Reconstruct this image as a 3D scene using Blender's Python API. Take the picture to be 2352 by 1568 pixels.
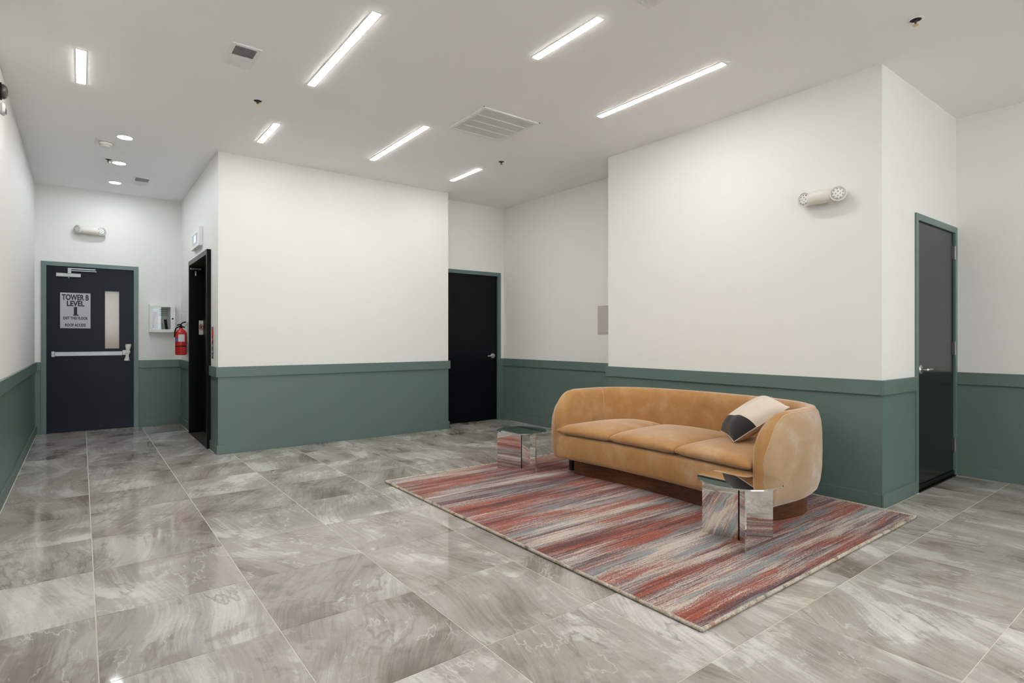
import bpy, bmesh, math, random
from mathutils import Vector, Matrix
for o in list(bpy.data.objects): bpy.data.objects.remove(o)
S = bpy.context.scene
COL = S.collection
PI = math.pi

# ------------------------------------------------------------------ camera, world, exposure
F_PX, YAW, HORIZON, EYE = 1296.0, 0.6522, 777.3, 1.2
cam = bpy.data.cameras.new('camera'); camo = bpy.data.objects.new('camera', cam); COL.objects.link(camo)
cam.sensor_width = 36.0; cam.lens = 36.0 * F_PX / 2352.0
cam.shift_y = -(784.0 - HORIZON) / 2352.0
cam.clip_start = 0.05
camo.location = (0, 0, EYE); camo.rotation_euler = (PI / 2, 0, -YAW)
S.camera = camo
w = bpy.data.worlds.new('world'); S.world = w; w.use_nodes = True
bgn = w.node_tree.nodes['Background']; bgn.inputs[0].default_value = (0.88, 0.94, 1.0, 1); bgn.inputs[1].default_value = 6.0
S.view_settings.view_transform = 'Standard'; S.view_settings.look = 'None'
S.view_settings.exposure = 0.66; S.view_settings.gamma = 1.0; S.view_settings.use_curve_mapping = False
STRIP_E = 43.0      # linear LED strips
DOWN_E = 125.0       # round downlights of the hallway

sun = bpy.data.lights.new('sun', 'SUN'); sun.energy = 60.0; sun.angle = 0.02; sun.color = (1.0, 0.96, 0.90)
suno = bpy.data.objects.new('sun', sun); COL.objects.link(suno); suno.rotation_euler = (math.radians(-38), 0, 0)   # high, from behind the building; added to light the unseen paving
# plan of the place (metres, camera above the origin, +Y runs down the hallway)
CEIL = 3.14
XL, YB = -0.46, 9.20            # left wall, hallway end
XE, YM = 1.127, 6.487           # elevator wall, middle wall
XM = 3.885                      # right end of the middle wall
XR, YD = 5.035, 6.80            # recess side wall, recess door wall
XS, YS0, YS1 = 4.49, 1.58, 4.18 # wall behind the sofa
XT = 6.15                       # far right wall
YR = -5.2                       # glazed wall behind the camera
RAIL0, RAIL1, BASE = 0.80, 0.905, 0.10

# ------------------------------------------------------------------ window daylight portals
def portal(x0, x1, z0, z1, y):
    l = bpy.data.lights.new('window_portal', 'AREA'); l.shape = 'RECTANGLE'; l.size = x1 - x0; l.size_y = z1 - z0
    l.cycles.is_portal = True
    o = bpy.data.objects.new('window_portal', l); COL.objects.link(o)
    o.location = ((x0 + x1) / 2, y, (z0 + z1) / 2); o.rotation_euler = (PI / 2, 0, 0)
WINS = [(-0.3, 1.1), (1.22, 2.62), (2.74, 4.0)]
for a, b in WINS: portal(a, b, 1.15, 3.0, YR - 0.13)

# ------------------------------------------------------------------ helpers
def lin(r, g, b):
    f = lambda c: (c / 255 / 12.92) if c / 255 <= 0.04045 else ((c / 255 + 0.055) / 1.055) ** 2.4
    return (f(r), f(g), f(b), 1)

class G:
    """tiny node graph builder"""
    def __init__(s, name):
        s.m = bpy.data.materials.new(name); s.m.use_nodes = True; s.t = s.m.node_tree
        s.b = s.t.nodes['Principled BSDF']; s.out = s.t.nodes['Material Output']
    def n(s, typ, ins=None, **kw):
        nd = s.t.nodes.new(typ)
        for k, v in kw.items(): setattr(nd, k, v)
        for k, v in (ins or {}).items(): s.put(nd.inputs[k], v)
        return nd
    def put(s, sock, v):
        if isinstance(v, bpy.types.NodeSocket): s.t.links.new(v, sock)
        elif isinstance(v, bpy.types.Node): s.t.links.new(v.outputs[0], sock)
        else: sock.default_value = v
    def set(s, **kw):
        for k, v in kw.items(): s.put(s.b.inputs[k.replace('_', ' ')], v)
        return s
    def obj(s): return s.n('ShaderNodeTexCoord').outputs['Object']
    def rnd(s): return s.n('ShaderNodeObjectInfo').outputs['Random']
    def math(s, op, a, b=0.0, c=0.0, clamp=False):
        nd = s.n('ShaderNodeMath', {0: a, 1: b, 2: c}, operation=op); nd.use_clamp = clamp; return nd.outputs[0]
    def vmath(s, op, a, b=(0, 0, 0)): return s.n('ShaderNodeVectorMath', {0: a, 1: b}, operation=op).outputs[0]
    def mapping(s, v, loc=(0, 0, 0), rot=(0, 0, 0), sc=(1, 1, 1)):
        return s.n('ShaderNodeMapping', {'Vector': v, 'Location': loc, 'Rotation': rot, 'Scale': sc}).outputs[0]
    def noise(s, v, scale=5, detail=4, rough=0.55, dist=0.0, col=False):
        nd = s.n('ShaderNodeTexNoise', {'Vector': v, 'Scale': scale, 'Detail': detail, 'Roughness': rough, 'Distortion': dist})
        return nd.outputs['Color' if col else 'Fac']
    def ramp(s, fac, stops, interp='LINEAR'):
        nd = s.n('ShaderNodeValToRGB', {'Fac': fac}); cr = nd.color_ramp; cr.interpolation = interp
        while len(cr.elements) < len(stops): cr.elements.new(0.5)
        for e, (p, c) in zip(cr.elements, stops):
            e.position = p; e.color = c if isinstance(c, tuple) else (c, c, c, 1)
        return nd.outputs[0]
    def mix(s, fac, a, b, blend='MIX'):
        nd = s.n('ShaderNodeMix', data_type='RGBA', blend_type=blend)
        s.put(nd.inputs['Factor'], fac); s.put(nd.inputs['A'], a); s.put(nd.inputs['B'], b)
        return nd.outputs['Result']
    def bump(s, h, strength=0.2, dist=0.01):
        s.put(s.b.inputs['Normal'], s.n('ShaderNodeBump', {'Height': h, 'Strength': strength, 'Distance': dist}).outputs[0]); return s

def plain(name, col, rough=0.5, metal=0.0, spec=0.5, var=0.06, bumps=0.0, bscale=300, sheen=0.0, coat=0.0):
    g = G(name); n = g.noise(g.obj(), 9, 3)
    c1 = tuple(min(1, c * (1 - var)) for c in col[:3]) + (1,); c2 = tuple(min(1, c * (1 + var)) for c in col[:3]) + (1,)
    g.set(Base_Color=g.mix(n, c1, c2), Roughness=rough, Metallic=metal)
    g.b.inputs['Specular IOR Level'].default_value = spec
    g.b.inputs['Sheen Weight'].default_value = sheen; g.b.inputs['Coat Weight'].default_value = coat
    if bumps: g.bump(g.noise(g.obj(), bscale, 2), bumps, 0.001)
    return g.m
def glow(name, col, e):
    g = G(name); g.set(Base_Color=(0.9, 0.9, 0.9, 1), Emission_Color=col, Emission_Strength=e); return g.m

M = {}
M['wall'] = plain('white_wall_paint', (0.835, 0.82, 0.79, 1), 0.62, spec=0.3, var=0.008, bumps=0.08, bscale=260)
M['ceil'] = plain('white_ceiling_paint', (0.93, 0.93, 0.925, 1), 0.8, spec=0.2, var=0.006)
M['green'] = plain('sage_green_paint', (0.118, 0.176, 0.157, 1), 0.38, var=0.03, bumps=0.06, bscale=220)
M['greenframe'] = plain('sage_green_enamel', (0.112, 0.174, 0.157, 1), 0.3, var=0.03)
M['door'] = plain('black_door_enamel', (0.0035, 0.004, 0.006, 1), 0.3, spec=0.16, var=0.05)
M['glossdoor'] = plain('glossy_black_enamel', (0.003, 0.0035, 0.005, 1), 0.2, spec=0.36, var=0.05)
M['navy'] = plain('navy_door_enamel', (0.003, 0.0062, 0.0145, 1), 0.3, spec=0.15, var=0.05)
M['black'] = plain('black_metal', (0.003, 0.003, 0.0034, 1), 0.4, spec=0.15, var=0.05)
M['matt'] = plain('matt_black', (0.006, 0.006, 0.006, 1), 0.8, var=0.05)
M['steel'] = plain('satin_steel', (0.62, 0.61, 0.58, 1), 0.28, 1.0)
M['alu'] = plain('brushed_aluminium', (0.36, 0.37, 0.37, 1), 0.42, 1.0)
M['hinge'] = plain('dull_steel', (0.27, 0.27, 0.27, 1), 0.35, 1.0)
M['mirror'] = plain('polished_steel', (0.80, 0.79, 0.77, 1), 0.025, 1.0, var=0.01)
M['plastic'] = plain('white_plastic', (0.74, 0.71, 0.65, 1), 0.35, var=0.01)
M['whitemetal'] = plain('white_painted_metal', (0.86, 0.855, 0.835, 1), 0.45, var=0.01)
M['greymetal'] = plain('pale_grey_metal', (0.60, 0.60, 0.585, 1), 0.5, var=0.02)
M['lens'] = plain('clear_lens', (0.80, 0.80, 0.79, 1), 0.12, var=0.1)
M['led'] = plain('led_reflector', (0.42, 0.42, 0.40, 1), 0.2, 0.3)
M['paper'] = plain('white_paper', (0.72, 0.71, 0.69, 1), 0.7, var=0.01)
M['signgrey'] = plain('silver_sign_face', (0.47, 0.48, 0.50, 1), 0.45, var=0.02)
M['ink'] = plain('black_ink', (0.012, 0.012, 0.012, 1), 0.6)
M['whiteink'] = plain('white_lettering', (0.75, 0.75, 0.75, 1), 0.5)
M['red'] = plain('red_enamel', (0.50, 0.012, 0.012, 1), 0.22)
M['redprint'] = plain('red_print', (0.55, 0.03, 0.03, 1), 0.6)
M['blueprint'] = plain('blue_print', (0.05, 0.16, 0.45, 1), 0.6)
M['tanpanel'] = plain('beige_grey_enamel', (0.53, 0.48, 0.44, 1), 0.45, var=0.015)
M['tanglass'] = plain('tan_wired_glass', (0.46, 0.36, 0.28, 1), 0.12, var=0.03)
M['dark'] = plain('dark_bronze', (0.05, 0.045, 0.038, 1), 0.4)
M['brass'] = plain('brass', (0.6, 0.42, 0.2, 1), 0.3, 1.0)
M['duct'] = plain('dark_duct', (0.16, 0.165, 0.175, 1), 0.8)
M['grout'] = plain('pale_grout', (0.66, 0.61, 0.54, 1), 0.75, var=0.06)
M['concrete'] = plain('outdoor_paving', (0.55, 0.545, 0.53, 1), 0.85)
M['blueglow'] = glow('blue_display', (0.15, 0.35, 1.0, 1), 1.1)
M['redglow'] = glow('red_indicator', (1.0, 0.05, 0.03, 1), 2.0)
M['strip'] = glow('led_strip_diffuser', (1.0, 0.978, 0.95, 1), STRIP_E)
M['down'] = glow('downlight_diffuser', (0.90, 0.955, 1.0, 1), DOWN_E)

def mat_tile():
    g = G('polished_marble_tile'); o = g.obj(); r = g.rnd()
    off = g.n('ShaderNodeCombineXYZ', {0: g.math('MULTIPLY', r, 37.0), 1: g.math('MULTIPLY', r, 91.0), 2: g.math('MULTIPLY', r, 13.0)}).outputs[0]
    rot = g.n('ShaderNodeCombineXYZ', {2: g.math('MULTIPLY_ADD', g.math('FRACT', g.math('MULTIPLY', r, 7.31)), 0.9, -0.25)}).outputs[0]
    vr = g.n('ShaderNodeVectorRotate', {'Vector': o, 'Rotation': rot}, rotation_type='EULER_XYZ').outputs[0]
    p = g.vmath('ADD', vr, off)
    wcol = g.noise(p, 1.25, 1, 0.4, col=True)
    warp = g.vmath('MULTIPLY', g.vmath('SUBTRACT', wcol, (0.5, 0.5, 0.5)), (0.36, 0.30, 0.3))
    q = g.vmath('ADD', p, warp)
    w2 = g.vmath('MULTIPLY', g.vmath('SUBTRACT', g.noise(p, 16, 3, 0.6, col=True), (0.5, 0.5, 0.5)), (0.012, 0.03, 0.01))
    q2 = g.vmath('ADD', q, w2)
    bands = g.noise(g.mapping(q2, sc=(2.7, 0.55, 1)), 1.1, 4, 0.56)
    fine = g.noise(g.mapping(q2, sc=(26.0, 1.2, 1)), 2.4, 7, 0.75)
    cloud = g.noise(q2, 2.3, 7, 0.68)
    patch = g.ramp(g.noise(q2, 1.15, 6, 0.62), [(0.47, 0.0), (0.495, 1.0)])
    f = g.math('ADD', g.math('MULTIPLY', bands, 0.56), g.math('ADD', g.math('MULTIPLY', fine, 0.22), g.math('MULTIPLY', cloud, 0.22)))
    f = g.math('MULTIPLY_ADD', g.math('SUBTRACT', f, 0.5), 1.12, 0.515)
    f = g.math('MULTIPLY_ADD', patch, 0.045, g.math('SUBTRACT', f, 0.0225))
    col = g.ramp(f, [(0.37, (0.19, 0.160, 0.134, 1)), (0.43, (0.275, 0.242, 0.212, 1)), (0.48, (0.350, 0.318, 0.285, 1)),
                     (0.545, (0.395, 0.366, 0.332, 1)), (0.58, (0.48, 0.456, 0.42, 1)), (0.65, (0.62, 0.60, 0.565, 1))])
    speck = g.ramp(g.noise(q2, 55, 4, 0.7), [(0.30, 0.30), (0.42, 0.0)])
    col = g.mix(speck, col, (0.20, 0.175, 0.15, 1))
    vn = g.noise(g.mapping(q2, sc=(3.2, 1.2, 1)), 2.4, 4, 0.55)
    vd = g.math('ABSOLUTE', g.math('SUBTRACT', vn, 0.5))
    vmask = g.ramp(g.noise(p, 3.1, 2), [(0.45, 0.0), (0.62, 1.0)])
    light = g.math('MULTIPLY', vmask, g.ramp(vd, [(0.0, 0.7), (0.005, 0.35), (0.014, 0.0)]))
    vn2 = g.noise(g.mapping(q2, loc=(5, 3, 1), sc=(2.6, 1.0, 1)), 1.9, 4, 0.55)
    vd2 = g.math('ABSOLUTE', g.math('SUBTRACT', vn2, 0.47))
    darkv = g.math('MULTIPLY', g.ramp(g.noise(p, 2.3, 2), [(0.46, 0.0), (0.64, 1.0)]), g.ramp(vd2, [(0.0, 0.6), (0.008, 0.4), (0.03, 0.0)]))
    col = g.mix(darkv, col, (0.19, 0.16, 0.135, 1))
    col = g.mix(light, col, (0.62, 0.60, 0.56, 1))
    tint = g.math('MULTIPLY_ADD', g.math('FRACT', g.math('MULTIPLY', r, 17.7)), 0.20, 0.96)
    cc = g.n('ShaderNodeCombineXYZ', {0: g.math('MULTIPLY', tint, 1.0), 1: tint, 2: g.math('MULTIPLY', tint, 1.012)}).outputs[0]
    col = g.mix(1.0, col, cc, 'MULTIPLY')
    g.set(Base_Color=col, Roughness=0.055)
    g.b.inputs['Specular IOR Level'].default_value = 0.5
    return g.m
M['tile'] = mat_tile()

def mat_rug():
    g = G('streaked_rug_pile'); o = g.obj()
    wob = g.vmath('MULTIPLY', g.vmath('SUBTRACT', g.noise(g.mapping(o, sc=(2.2, 9, 1)), 1.0, 3, 0.6, col=True), (0.5, 0.5, 0.5)), (0.25, 0.05, 0))
    p = g.vmath('ADD', o, wob)
    fray = g.vmath('MULTIPLY', g.vmath('SUBTRACT', g.noise(g.mapping(o, sc=(60, 260, 1)), 1.0, 2, 0.6, col=True), (0.5, 0.5, 0.5)), (0.35, 0.014, 0))
    p = g.vmath('ADD', p, fray)
    broad = g.noise(g.mapping(p, loc=(1.7, 4.2, 0), sc=(0.55, 5.2, 1)), 1.0, 2, 0.5)
    mid = g.noise(g.mapping(p, loc=(7.1, 1.3, 0), sc=(0.9, 24, 1)), 1.0, 3, 0.6)
    thin = g.noise(g.mapping(p, loc=(3.1, 9.3, 0), sc=(1.6, 110, 1)), 1.0, 3, 0.75)
    f = g.math('ADD', g.math('MULTIPLY', broad, 0.36), g.math('ADD', g.math('MULTIPLY', mid, 0.30), g.math('MULTIPLY', thin, 0.42)))
    grain0 = g.noise(g.mapping(o, sc=(0.55, 1, 1)), 330, 2, 0.7)
    f = g.math('MULTIPLY_ADD', g.math('SUBTRACT', grain0, 0.5), 0.30, f)
    cream = (0.66, 0.57, 0.49, 1); grey = (0.30, 0.26, 0.26, 1); rust = (0.43, 0.082, 0.032, 1); brown = (0.125, 0.034, 0.026, 1)
    plum = (0.060, 0.042, 0.055, 1); mauve = (0.17, 0.10, 0.105, 1)
    rustm = g.ramp(g.noise(g.mapping(p, loc=(2.0, 6.0, 5), sc=(0.7, 5.5, 1)), 1.0, 3, 0.6), [(0.44, 0.0), (0.56, 1.0)])
    rustm = g.math('ADD', rustm, g.math('MULTIPLY', g.math('SUBTRACT', mid, 0.5), 3.2), clamp=True)
    warm = g.ramp(f, [(0.42, plum), (0.485, brown), (0.525, rust), (0.56, rust), (0.59, mauve), (0.62, cream), (0.72, cream)])
    cool = g.ramp(f, [(0.41, plum), (0.47, brown), (0.51, mauve), (0.55, grey), (0.59, cream), (0.72, cream)])
    col = g.mix(rustm, cool, warm)
    tb = g.noise(g.mapping(p, loc=(11.0, 2.0, 3), sc=(1.0, 9, 1)), 1.0, 3, 0.65)
    tealm = g.math('MULTIPLY', g.ramp(tb, [(0.54, 0.0), (0.61, 0.8)]), g.ramp(thin, [(0.40, 0.25), (0.5, 1.0)]))
    col = g.mix(tealm, col, (0.235, 0.30, 0.32, 1))
    db = g.noise(g.mapping(p, loc=(21.0, 7.0, 3), sc=(1.2, 42, 1)), 1.0, 3, 0.7)
    col = g.mix(g.ramp(db, [(0.60, 0.0), (0.68, 0.7)]), col, (0.095, 0.06, 0.068, 1))
    grain = g.noise(o, 420, 2, 0.7)
    gv = g.math('MULTIPLY_ADD', grain, 2.2, -0.17)
    col = g.mix(1.0, col, g.n('ShaderNodeCombineXYZ', {0: gv, 1: gv, 2: gv}).outputs[0], 'MULTIPLY')
    g.set(Base_Color=col, Roughness=0.95); g.b.inputs['Specular IOR Level'].default_value = 0.1
    g.b.inputs['Sheen Weight'].default_value = 0.15
    g.bump(g.math('ADD', grain, thin), 0.6, 0.004)
    return g.m
M['rug'] = mat_rug()
def mat_bind():
    g = G('rug_binding_yarn'); o = g.obj()
    n = g.noise(g.mapping(o, rot=(0, 0, 0.7), sc=(160, 160, 160)), 1.0, 2, 0.6)
    n2 = g.noise(o, 9, 3, 0.7)
    c = g.ramp(n2, [(0.34, (0.22, 0.17, 0.14, 1)), (0.44, (0.55, 0.46, 0.36, 1)), (0.58, (0.68, 0.62, 0.54, 1)), (0.68, (0.46, 0.24, 0.13, 1))])
    g.set(Base_Color=g.mix(g.ramp(n, [(0.35, 0.55), (0.6, 0.0)]), c, (0.13, 0.10, 0.09, 1)), Roughness=0.9)
    g.bump(n, 0.8, 0.004); return g.m
M['bind'] = mat_bind()

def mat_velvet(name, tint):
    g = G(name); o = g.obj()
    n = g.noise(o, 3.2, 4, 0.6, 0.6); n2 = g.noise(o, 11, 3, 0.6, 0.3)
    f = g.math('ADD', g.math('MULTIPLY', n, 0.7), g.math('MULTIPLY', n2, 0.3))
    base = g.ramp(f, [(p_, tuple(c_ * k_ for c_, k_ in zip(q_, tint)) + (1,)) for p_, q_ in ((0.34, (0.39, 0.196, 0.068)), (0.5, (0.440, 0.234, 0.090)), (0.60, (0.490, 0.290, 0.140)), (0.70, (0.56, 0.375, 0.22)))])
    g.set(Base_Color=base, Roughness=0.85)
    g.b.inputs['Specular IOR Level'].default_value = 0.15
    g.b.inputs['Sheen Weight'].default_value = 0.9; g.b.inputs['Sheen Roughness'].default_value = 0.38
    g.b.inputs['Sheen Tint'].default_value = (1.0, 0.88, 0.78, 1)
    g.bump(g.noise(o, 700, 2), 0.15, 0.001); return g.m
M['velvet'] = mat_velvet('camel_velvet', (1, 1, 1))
M['velvetout'] = mat_velvet('camel_velvet_painted_sheen', (1.04, 1.36, 2.15))  # paler copy: sheen and daylight on the outer panels painted into the colour
M['piping'] = plain('camel_piping', (0.58, 0.38, 0.21, 1), 0.8, sheen=0.6)
def mat_wood():
    g = G('walnut_veneer'); o = g.obj()
    n = g.noise(g.mapping(o, sc=(6, 6, 60)), 1.6, 5, 0.6, 0.8); n2 = g.noise(o, 2.5, 3)
    c = g.ramp(g.math('ADD', g.math('MULTIPLY', n, 0.6), g.math('MULTIPLY', n2, 0.4)), [(0.35, (0.052, 0.018, 0.007, 1)), (0.5, (0.115, 0.043, 0.016, 1)), (0.65, (0.19, 0.078, 0.03, 1))])
    g.set(Base_Color=c, Roughness=0.33); return g.m
M['wood'] = mat_wood()
def mat_pillow():
    g = G('beige_and_black_linen'); uv = g.n('ShaderNodeUVMap').outputs[0]
    s = g.n('ShaderNodeSeparateXYZ', {0: uv}); u, v = s.outputs[0], s.outputs[1]
    lim = g.math('ADD', g.math('MULTIPLY', u, 0.25), 0.17)
    a = g.math('LESS_THAN', v, lim)
    lim2 = g.math('ADD', g.math('MULTIPLY', u, 0.55), 0.74)
    b = g.math('GREATER_THAN', v, lim2)
    m = g.math('MAXIMUM', a, b)
    wv = g.noise(g.mapping(g.obj(), sc=(1, 1, 1)), 420, 2, 0.7)
    n = g.noise(g.obj(), 7, 3)
    bei = g.mix(n, (0.66, 0.56, 0.465, 1), (0.76, 0.67, 0.575, 1))
    g.set(Base_Color=g.mix(m, bei, (0.012, 0.011, 0.011, 1)), Roughness=0.85)
    g.b.inputs['Sheen Weight'].default_value = 0.15
    g.bump(wv, 0.25, 0.001); return g.m
M['pillow'] = mat_pillow()
M['linenback'] = plain('tan_linen_back', (0.42, 0.30, 0.20, 1), 0.85)
M['edging'] = plain('cream_edging', (0.62, 0.53, 0.44, 1), 0.8)
def mat_glass():
    g = G('window_glass'); fr = g.n('ShaderNodeFresnel', {'IOR': 1.45}); tr = g.n('ShaderNodeBsdfTransparent', {'Color': (0.96, 0.98, 0.97, 1)})
    gl = g.n('ShaderNodeBsdfGlossy', {'Roughness': 0.01}); mx = g.n('ShaderNodeMixShader', {0: fr.outputs[0], 1: tr.outputs[0], 2: gl.outputs[0]})
    g.t.links.new(mx.outputs[0], g.out.inputs[0]); return g.m
M['glass'] = mat_glass()

class MB:
    def __init__(s): s.bm = bmesh.new()
    def box(s, x0, x1, y0, y1, z0, z1, bev=0.0, seg=2):
        r = bmesh.ops.create_cube(s.bm, size=1.0); vs = r['verts']
        for v in vs:
            v.co = Vector(((x0 + x1) / 2 + v.co.x * (x1 - x0), (y0 + y1) / 2 + v.co.y * (y1 - y0), (z0 + z1) / 2 + v.co.z * (z1 - z0)))
        if bev:
            es = list({e for v in vs for e in v.link_edges})
            bmesh.ops.bevel(s.bm, geom=es, offset=bev, segments=seg, affect='EDGES', profile=0.5)
        return s
    def grid(s, P, close_u=False, close_v=False, cap=False):
        """P[i][j] rows of points"""
        V = [[s.bm.verts.new(p) for p in row] for row in P]; n, m = len(V), len(V[0])
        for i in range(n if close_u else n - 1):
            for j in range(m if close_v else m - 1):
                a, b, c, d = V[i][j], V[(i + 1) % n][j], V[(i + 1) % n][(j + 1) % m], V[i][(j + 1) % m]
                try: s.bm.faces.new((a, b, c, d))
                except ValueError: pass
        if cap:
            for row in (V[0], V[-1]):
                try: s.bm.faces.new(row)
                except ValueError: pass
        return V
    def lathe(s, c, axis, prof, n=24):
        """prof: (radius, offset along axis)"""
        ax = Vector(axis).normalized(); t = ax.orthogonal().normalized(); b = ax.cross(t); c = Vector(c)
        rows = []
        for r, h in prof:
            rows.append([c + ax * h + (t * math.cos(2 * PI * k / n) + b * math.sin(2 * PI * k / n)) * max(r, 1e-5) for k in range(n)])
        s.grid(rows, close_v=True, cap=True); return s
    def cyl(s, a, b, r, n=16):
        a, b = Vector(a), Vector(b); return s.lathe(a, b - a, [(r, 0), (r, (b - a).length)], n)
    def tube(s, pts, r, n=8, closed=False):
        pts = [Vector(p) for p in pts]; N = len(pts); rows = []; up = Vector((0, 0, 1))
        for i, p in enumerate(pts):
            a = pts[(i - 1) % N] if (closed or i > 0) else pts[i]; b = pts[(i + 1) % N] if (closed or i < N - 1) else pts[i]
            d = (b - a).normalized(); t = d.cross(up)
            if t.length < 1e-3: t = d.cross(Vector((1, 0, 0)))
            t.normalize(); q = t.cross(d)
            rr = r[i] if isinstance(r, (list, tuple)) else r
            rows.append([p + (t * math.cos(2 * PI * k / n) + q * math.sin(2 * PI * k / n)) * rr for k in range(n)])
        s.grid(rows, close_u=closed, close_v=True, cap=not closed); return s
    def prism(s, poly, z0, z1):
        a = [s.bm.verts.new((x, y, z0)) for x, y in poly]; b = [s.bm.verts.new((x, y, z1)) for x, y in poly]; n = len(poly)
        s.bm.faces.new(a[::-1]); s.bm.faces.new(b)
        for i in range(n): s.bm.faces.new((a[i], a[(i + 1) % n], b[(i + 1) % n], b[i]))
        return s
    def xf(s, mat): bmesh.ops.transform(s.bm, matrix=mat, verts=s.bm.verts); return s
    def mesh(s, name, mat, smooth=False, off=(0, 0, 0)):
        bmesh.ops.recalc_face_normals(s.bm, faces=s.bm.faces)
        me = bpy.data.meshes.new(name)
        if off != (0, 0, 0): bmesh.ops.translate(s.bm, verts=s.bm.verts, vec=-Vector(off))
        s.bm.to_mesh(me); s.bm.free()
        for m in (mat if isinstance(mat, (list, tuple)) else [mat]): me.materials.append(M[m] if isinstance(m, str) else m)
        if smooth:
            for p in me.polygons: p.use_smooth = True
        return me

def wloc(o):
    p = Vector(o.location)
    while o.parent: o = o.parent; p += Vector(o.location)
    return tuple(p)
def link(o, parent=None):
    COL.objects.link(o)
    if parent: o.parent = parent
    return o
def thing(name, label, cat, loc=(0, 0, 0), group=None):
    o = bpy.data.objects.new(name, None); o.empty_display_size = 0.1; o.location = loc; link(o)
    o['label'] = label; o['category'] = cat
    if group: o['group'] = group
    return o
def part(name, mb, mat, parent, smooth=False, label=None, auto=None):
    """geometry given in world coordinates, stored relative to the parent"""
    me = mb.mesh(name, mat, smooth, wloc(parent)); o = bpy.data.objects.new(name, me); link(o, parent)
    if label: o['label'] = label
    if auto: o.modifiers.new('soft', 'EDGE_SPLIT').split_angle = math.radians(auto)
    return o
def struct(name, mb, mat, label=None, cat=None, smooth=False):
    o = bpy.data.objects.new(name, mb.mesh(name, mat, smooth)); link(o); o['kind'] = 'structure'
    if label: o['label'] = label
    if cat: o['category'] = cat
    return o
def text_mesh(name, body, size, mat, parent, loc, rot, bold=0.0, ext=0.0006, align='CENTER', sx=1.0, width=None):
    c = bpy.data.curves.new(name, 'FONT'); c.body = body; c.size = size; c.extrude = ext; c.offset = bold; c.align_x = align; c.align_y = 'CENTER'
    c.resolution_u = 3
    t = bpy.data.objects.new(name, c); COL.objects.link(t)
    bpy.context.view_layer.update()
    me = bpy.data.meshes.new_from_object(t.evaluated_get(bpy.context.evaluated_depsgraph_get()))
    bpy.data.objects.remove(t)
    if width:
        xs_ = [v.co.x for v in me.vertices]; sx = width / (max(xs_) - min(xs_))
    me.transform(Matrix.Diagonal((sx, 1, 1, 1))); me.materials.clear(); me.materials.append(M[mat])
    o = bpy.data.objects.new(name, me); link(o, parent)
    o.location = Vector(loc) - Vector(wloc(parent)); o.rotation_euler = rot
    return o

# ------------------------------------------------------------------ room shell
T = 0.14
SILL, HEAD = 1.15, 3.0
def wall_y(name, y, into, x0, x1, openings=(), z1=CEIL, label=None, wains=True):
    """wall in the plane y, body on the side `into` (+1/-1); openings (xa, xb, za, zb)"""
    mb = MB(); g = MB(); ya, yb = sorted((y, y + into * T)); any_g = False
    xs = x0
    for xa, xb, za, zb in sorted(openings):
        if xa > xs: mb.box(xs, xa, ya, yb, 0, z1)
        if zb < z1: mb.box(xa, xb, ya, yb, zb, z1)
        if za > 0: mb.box(xa, xb, ya, yb, 0, za)
        xs = xb
    if x1 > xs: mb.box(xs, x1, ya, yb, 0, z1)
    w_ = struct(name, mb, 'wall', label, 'wall')
    return w_
def wall_x(name, x, into, y0, y1, openings=(), z1=CEIL, label=None):
    mb = MB(); xa_, xb_ = sorted((x, x + into * T)); ys = y0
    for ya, yb, za, zb in sorted(openings):
        if ya > ys: mb.box(xa_, xb_, ys, ya, 0, z1)
        if zb < z1: mb.box(xa_, xb_, ya, yb, zb, z1)
        if za > 0: mb.box(xa_, xb_, ya, yb, 0, za)
        ys = yb
    if y1 > ys: mb.box(xa_, xb_, ys, y1, 0, z1)
    return struct(name, mb, 'wall', label, 'wall')
def dado_x(wall, n, x, out, y0, y1, ends=(0, 0), rail=True):
    """green paint, baseboard and rail on a wall plane x; `out` = direction into the room; ends extend the boards round corners"""
    a = MB().box(*sorted((x - out * 0.001, x + out * 0.003)), y0, y1, 0.0, RAIL0 + 0.01); part('wainscot', a, 'green', wall, label='sage green painted lower wall')
    e0, e1 = ends
    b = MB().box(*sorted((x + out * 0.003, x + out * 0.016)), y0 - e0 * 0.016, y1 + e1 * 0.016, 0.0, BASE, 0.002); struct('baseboard_%s' % n, b, 'green', 'sage green baseboard along the %s wall' % n.replace('_', ' '), 'baseboard')
    c = MB().box(*sorted((x + out * 0.0005, x + out * 0.022)), y0 - e0 * 0.022, y1 + e1 * 0.022, RAIL0, RAIL1, 0.002); return c
def dado_y(wall, n, y, out, x0, x1, ends=(0, 0), wx=(0, 0)):
    a = MB().box(x0 - wx[0], x1 + wx[1], *sorted((y - out * 0.001, y + out * 0.003)), 0.0, RAIL0 + 0.01); part('wainscot', a, 'green', wall, label='sage green painted lower wall')
    e0, e1 = ends
    b = MB().box(x0 - e0 * 0.016, x1 + e1 * 0.016, *sorted((y + out * 0.003, y + out * 0.016)), 0.0, BASE, 0.002); struct('baseboard_%s' % n, b, 'green', 'sage green baseboard along the %s wall' % n.replace('_', ' '), 'baseboard')
    return MB().box(x0 - e0 * 0.022, x1 + e1 * 0.022, *sorted((y + out * 0.0005, y + out * 0.022)), RAIL0, RAIL1, 0.002)
TR = [0]
def rail(mb, where):
    TR[0] += 1; struct('trim_%d' % TR[0], mb, 'green', 'sage green chair rail on the %s' % where, 'chair rail')

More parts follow.
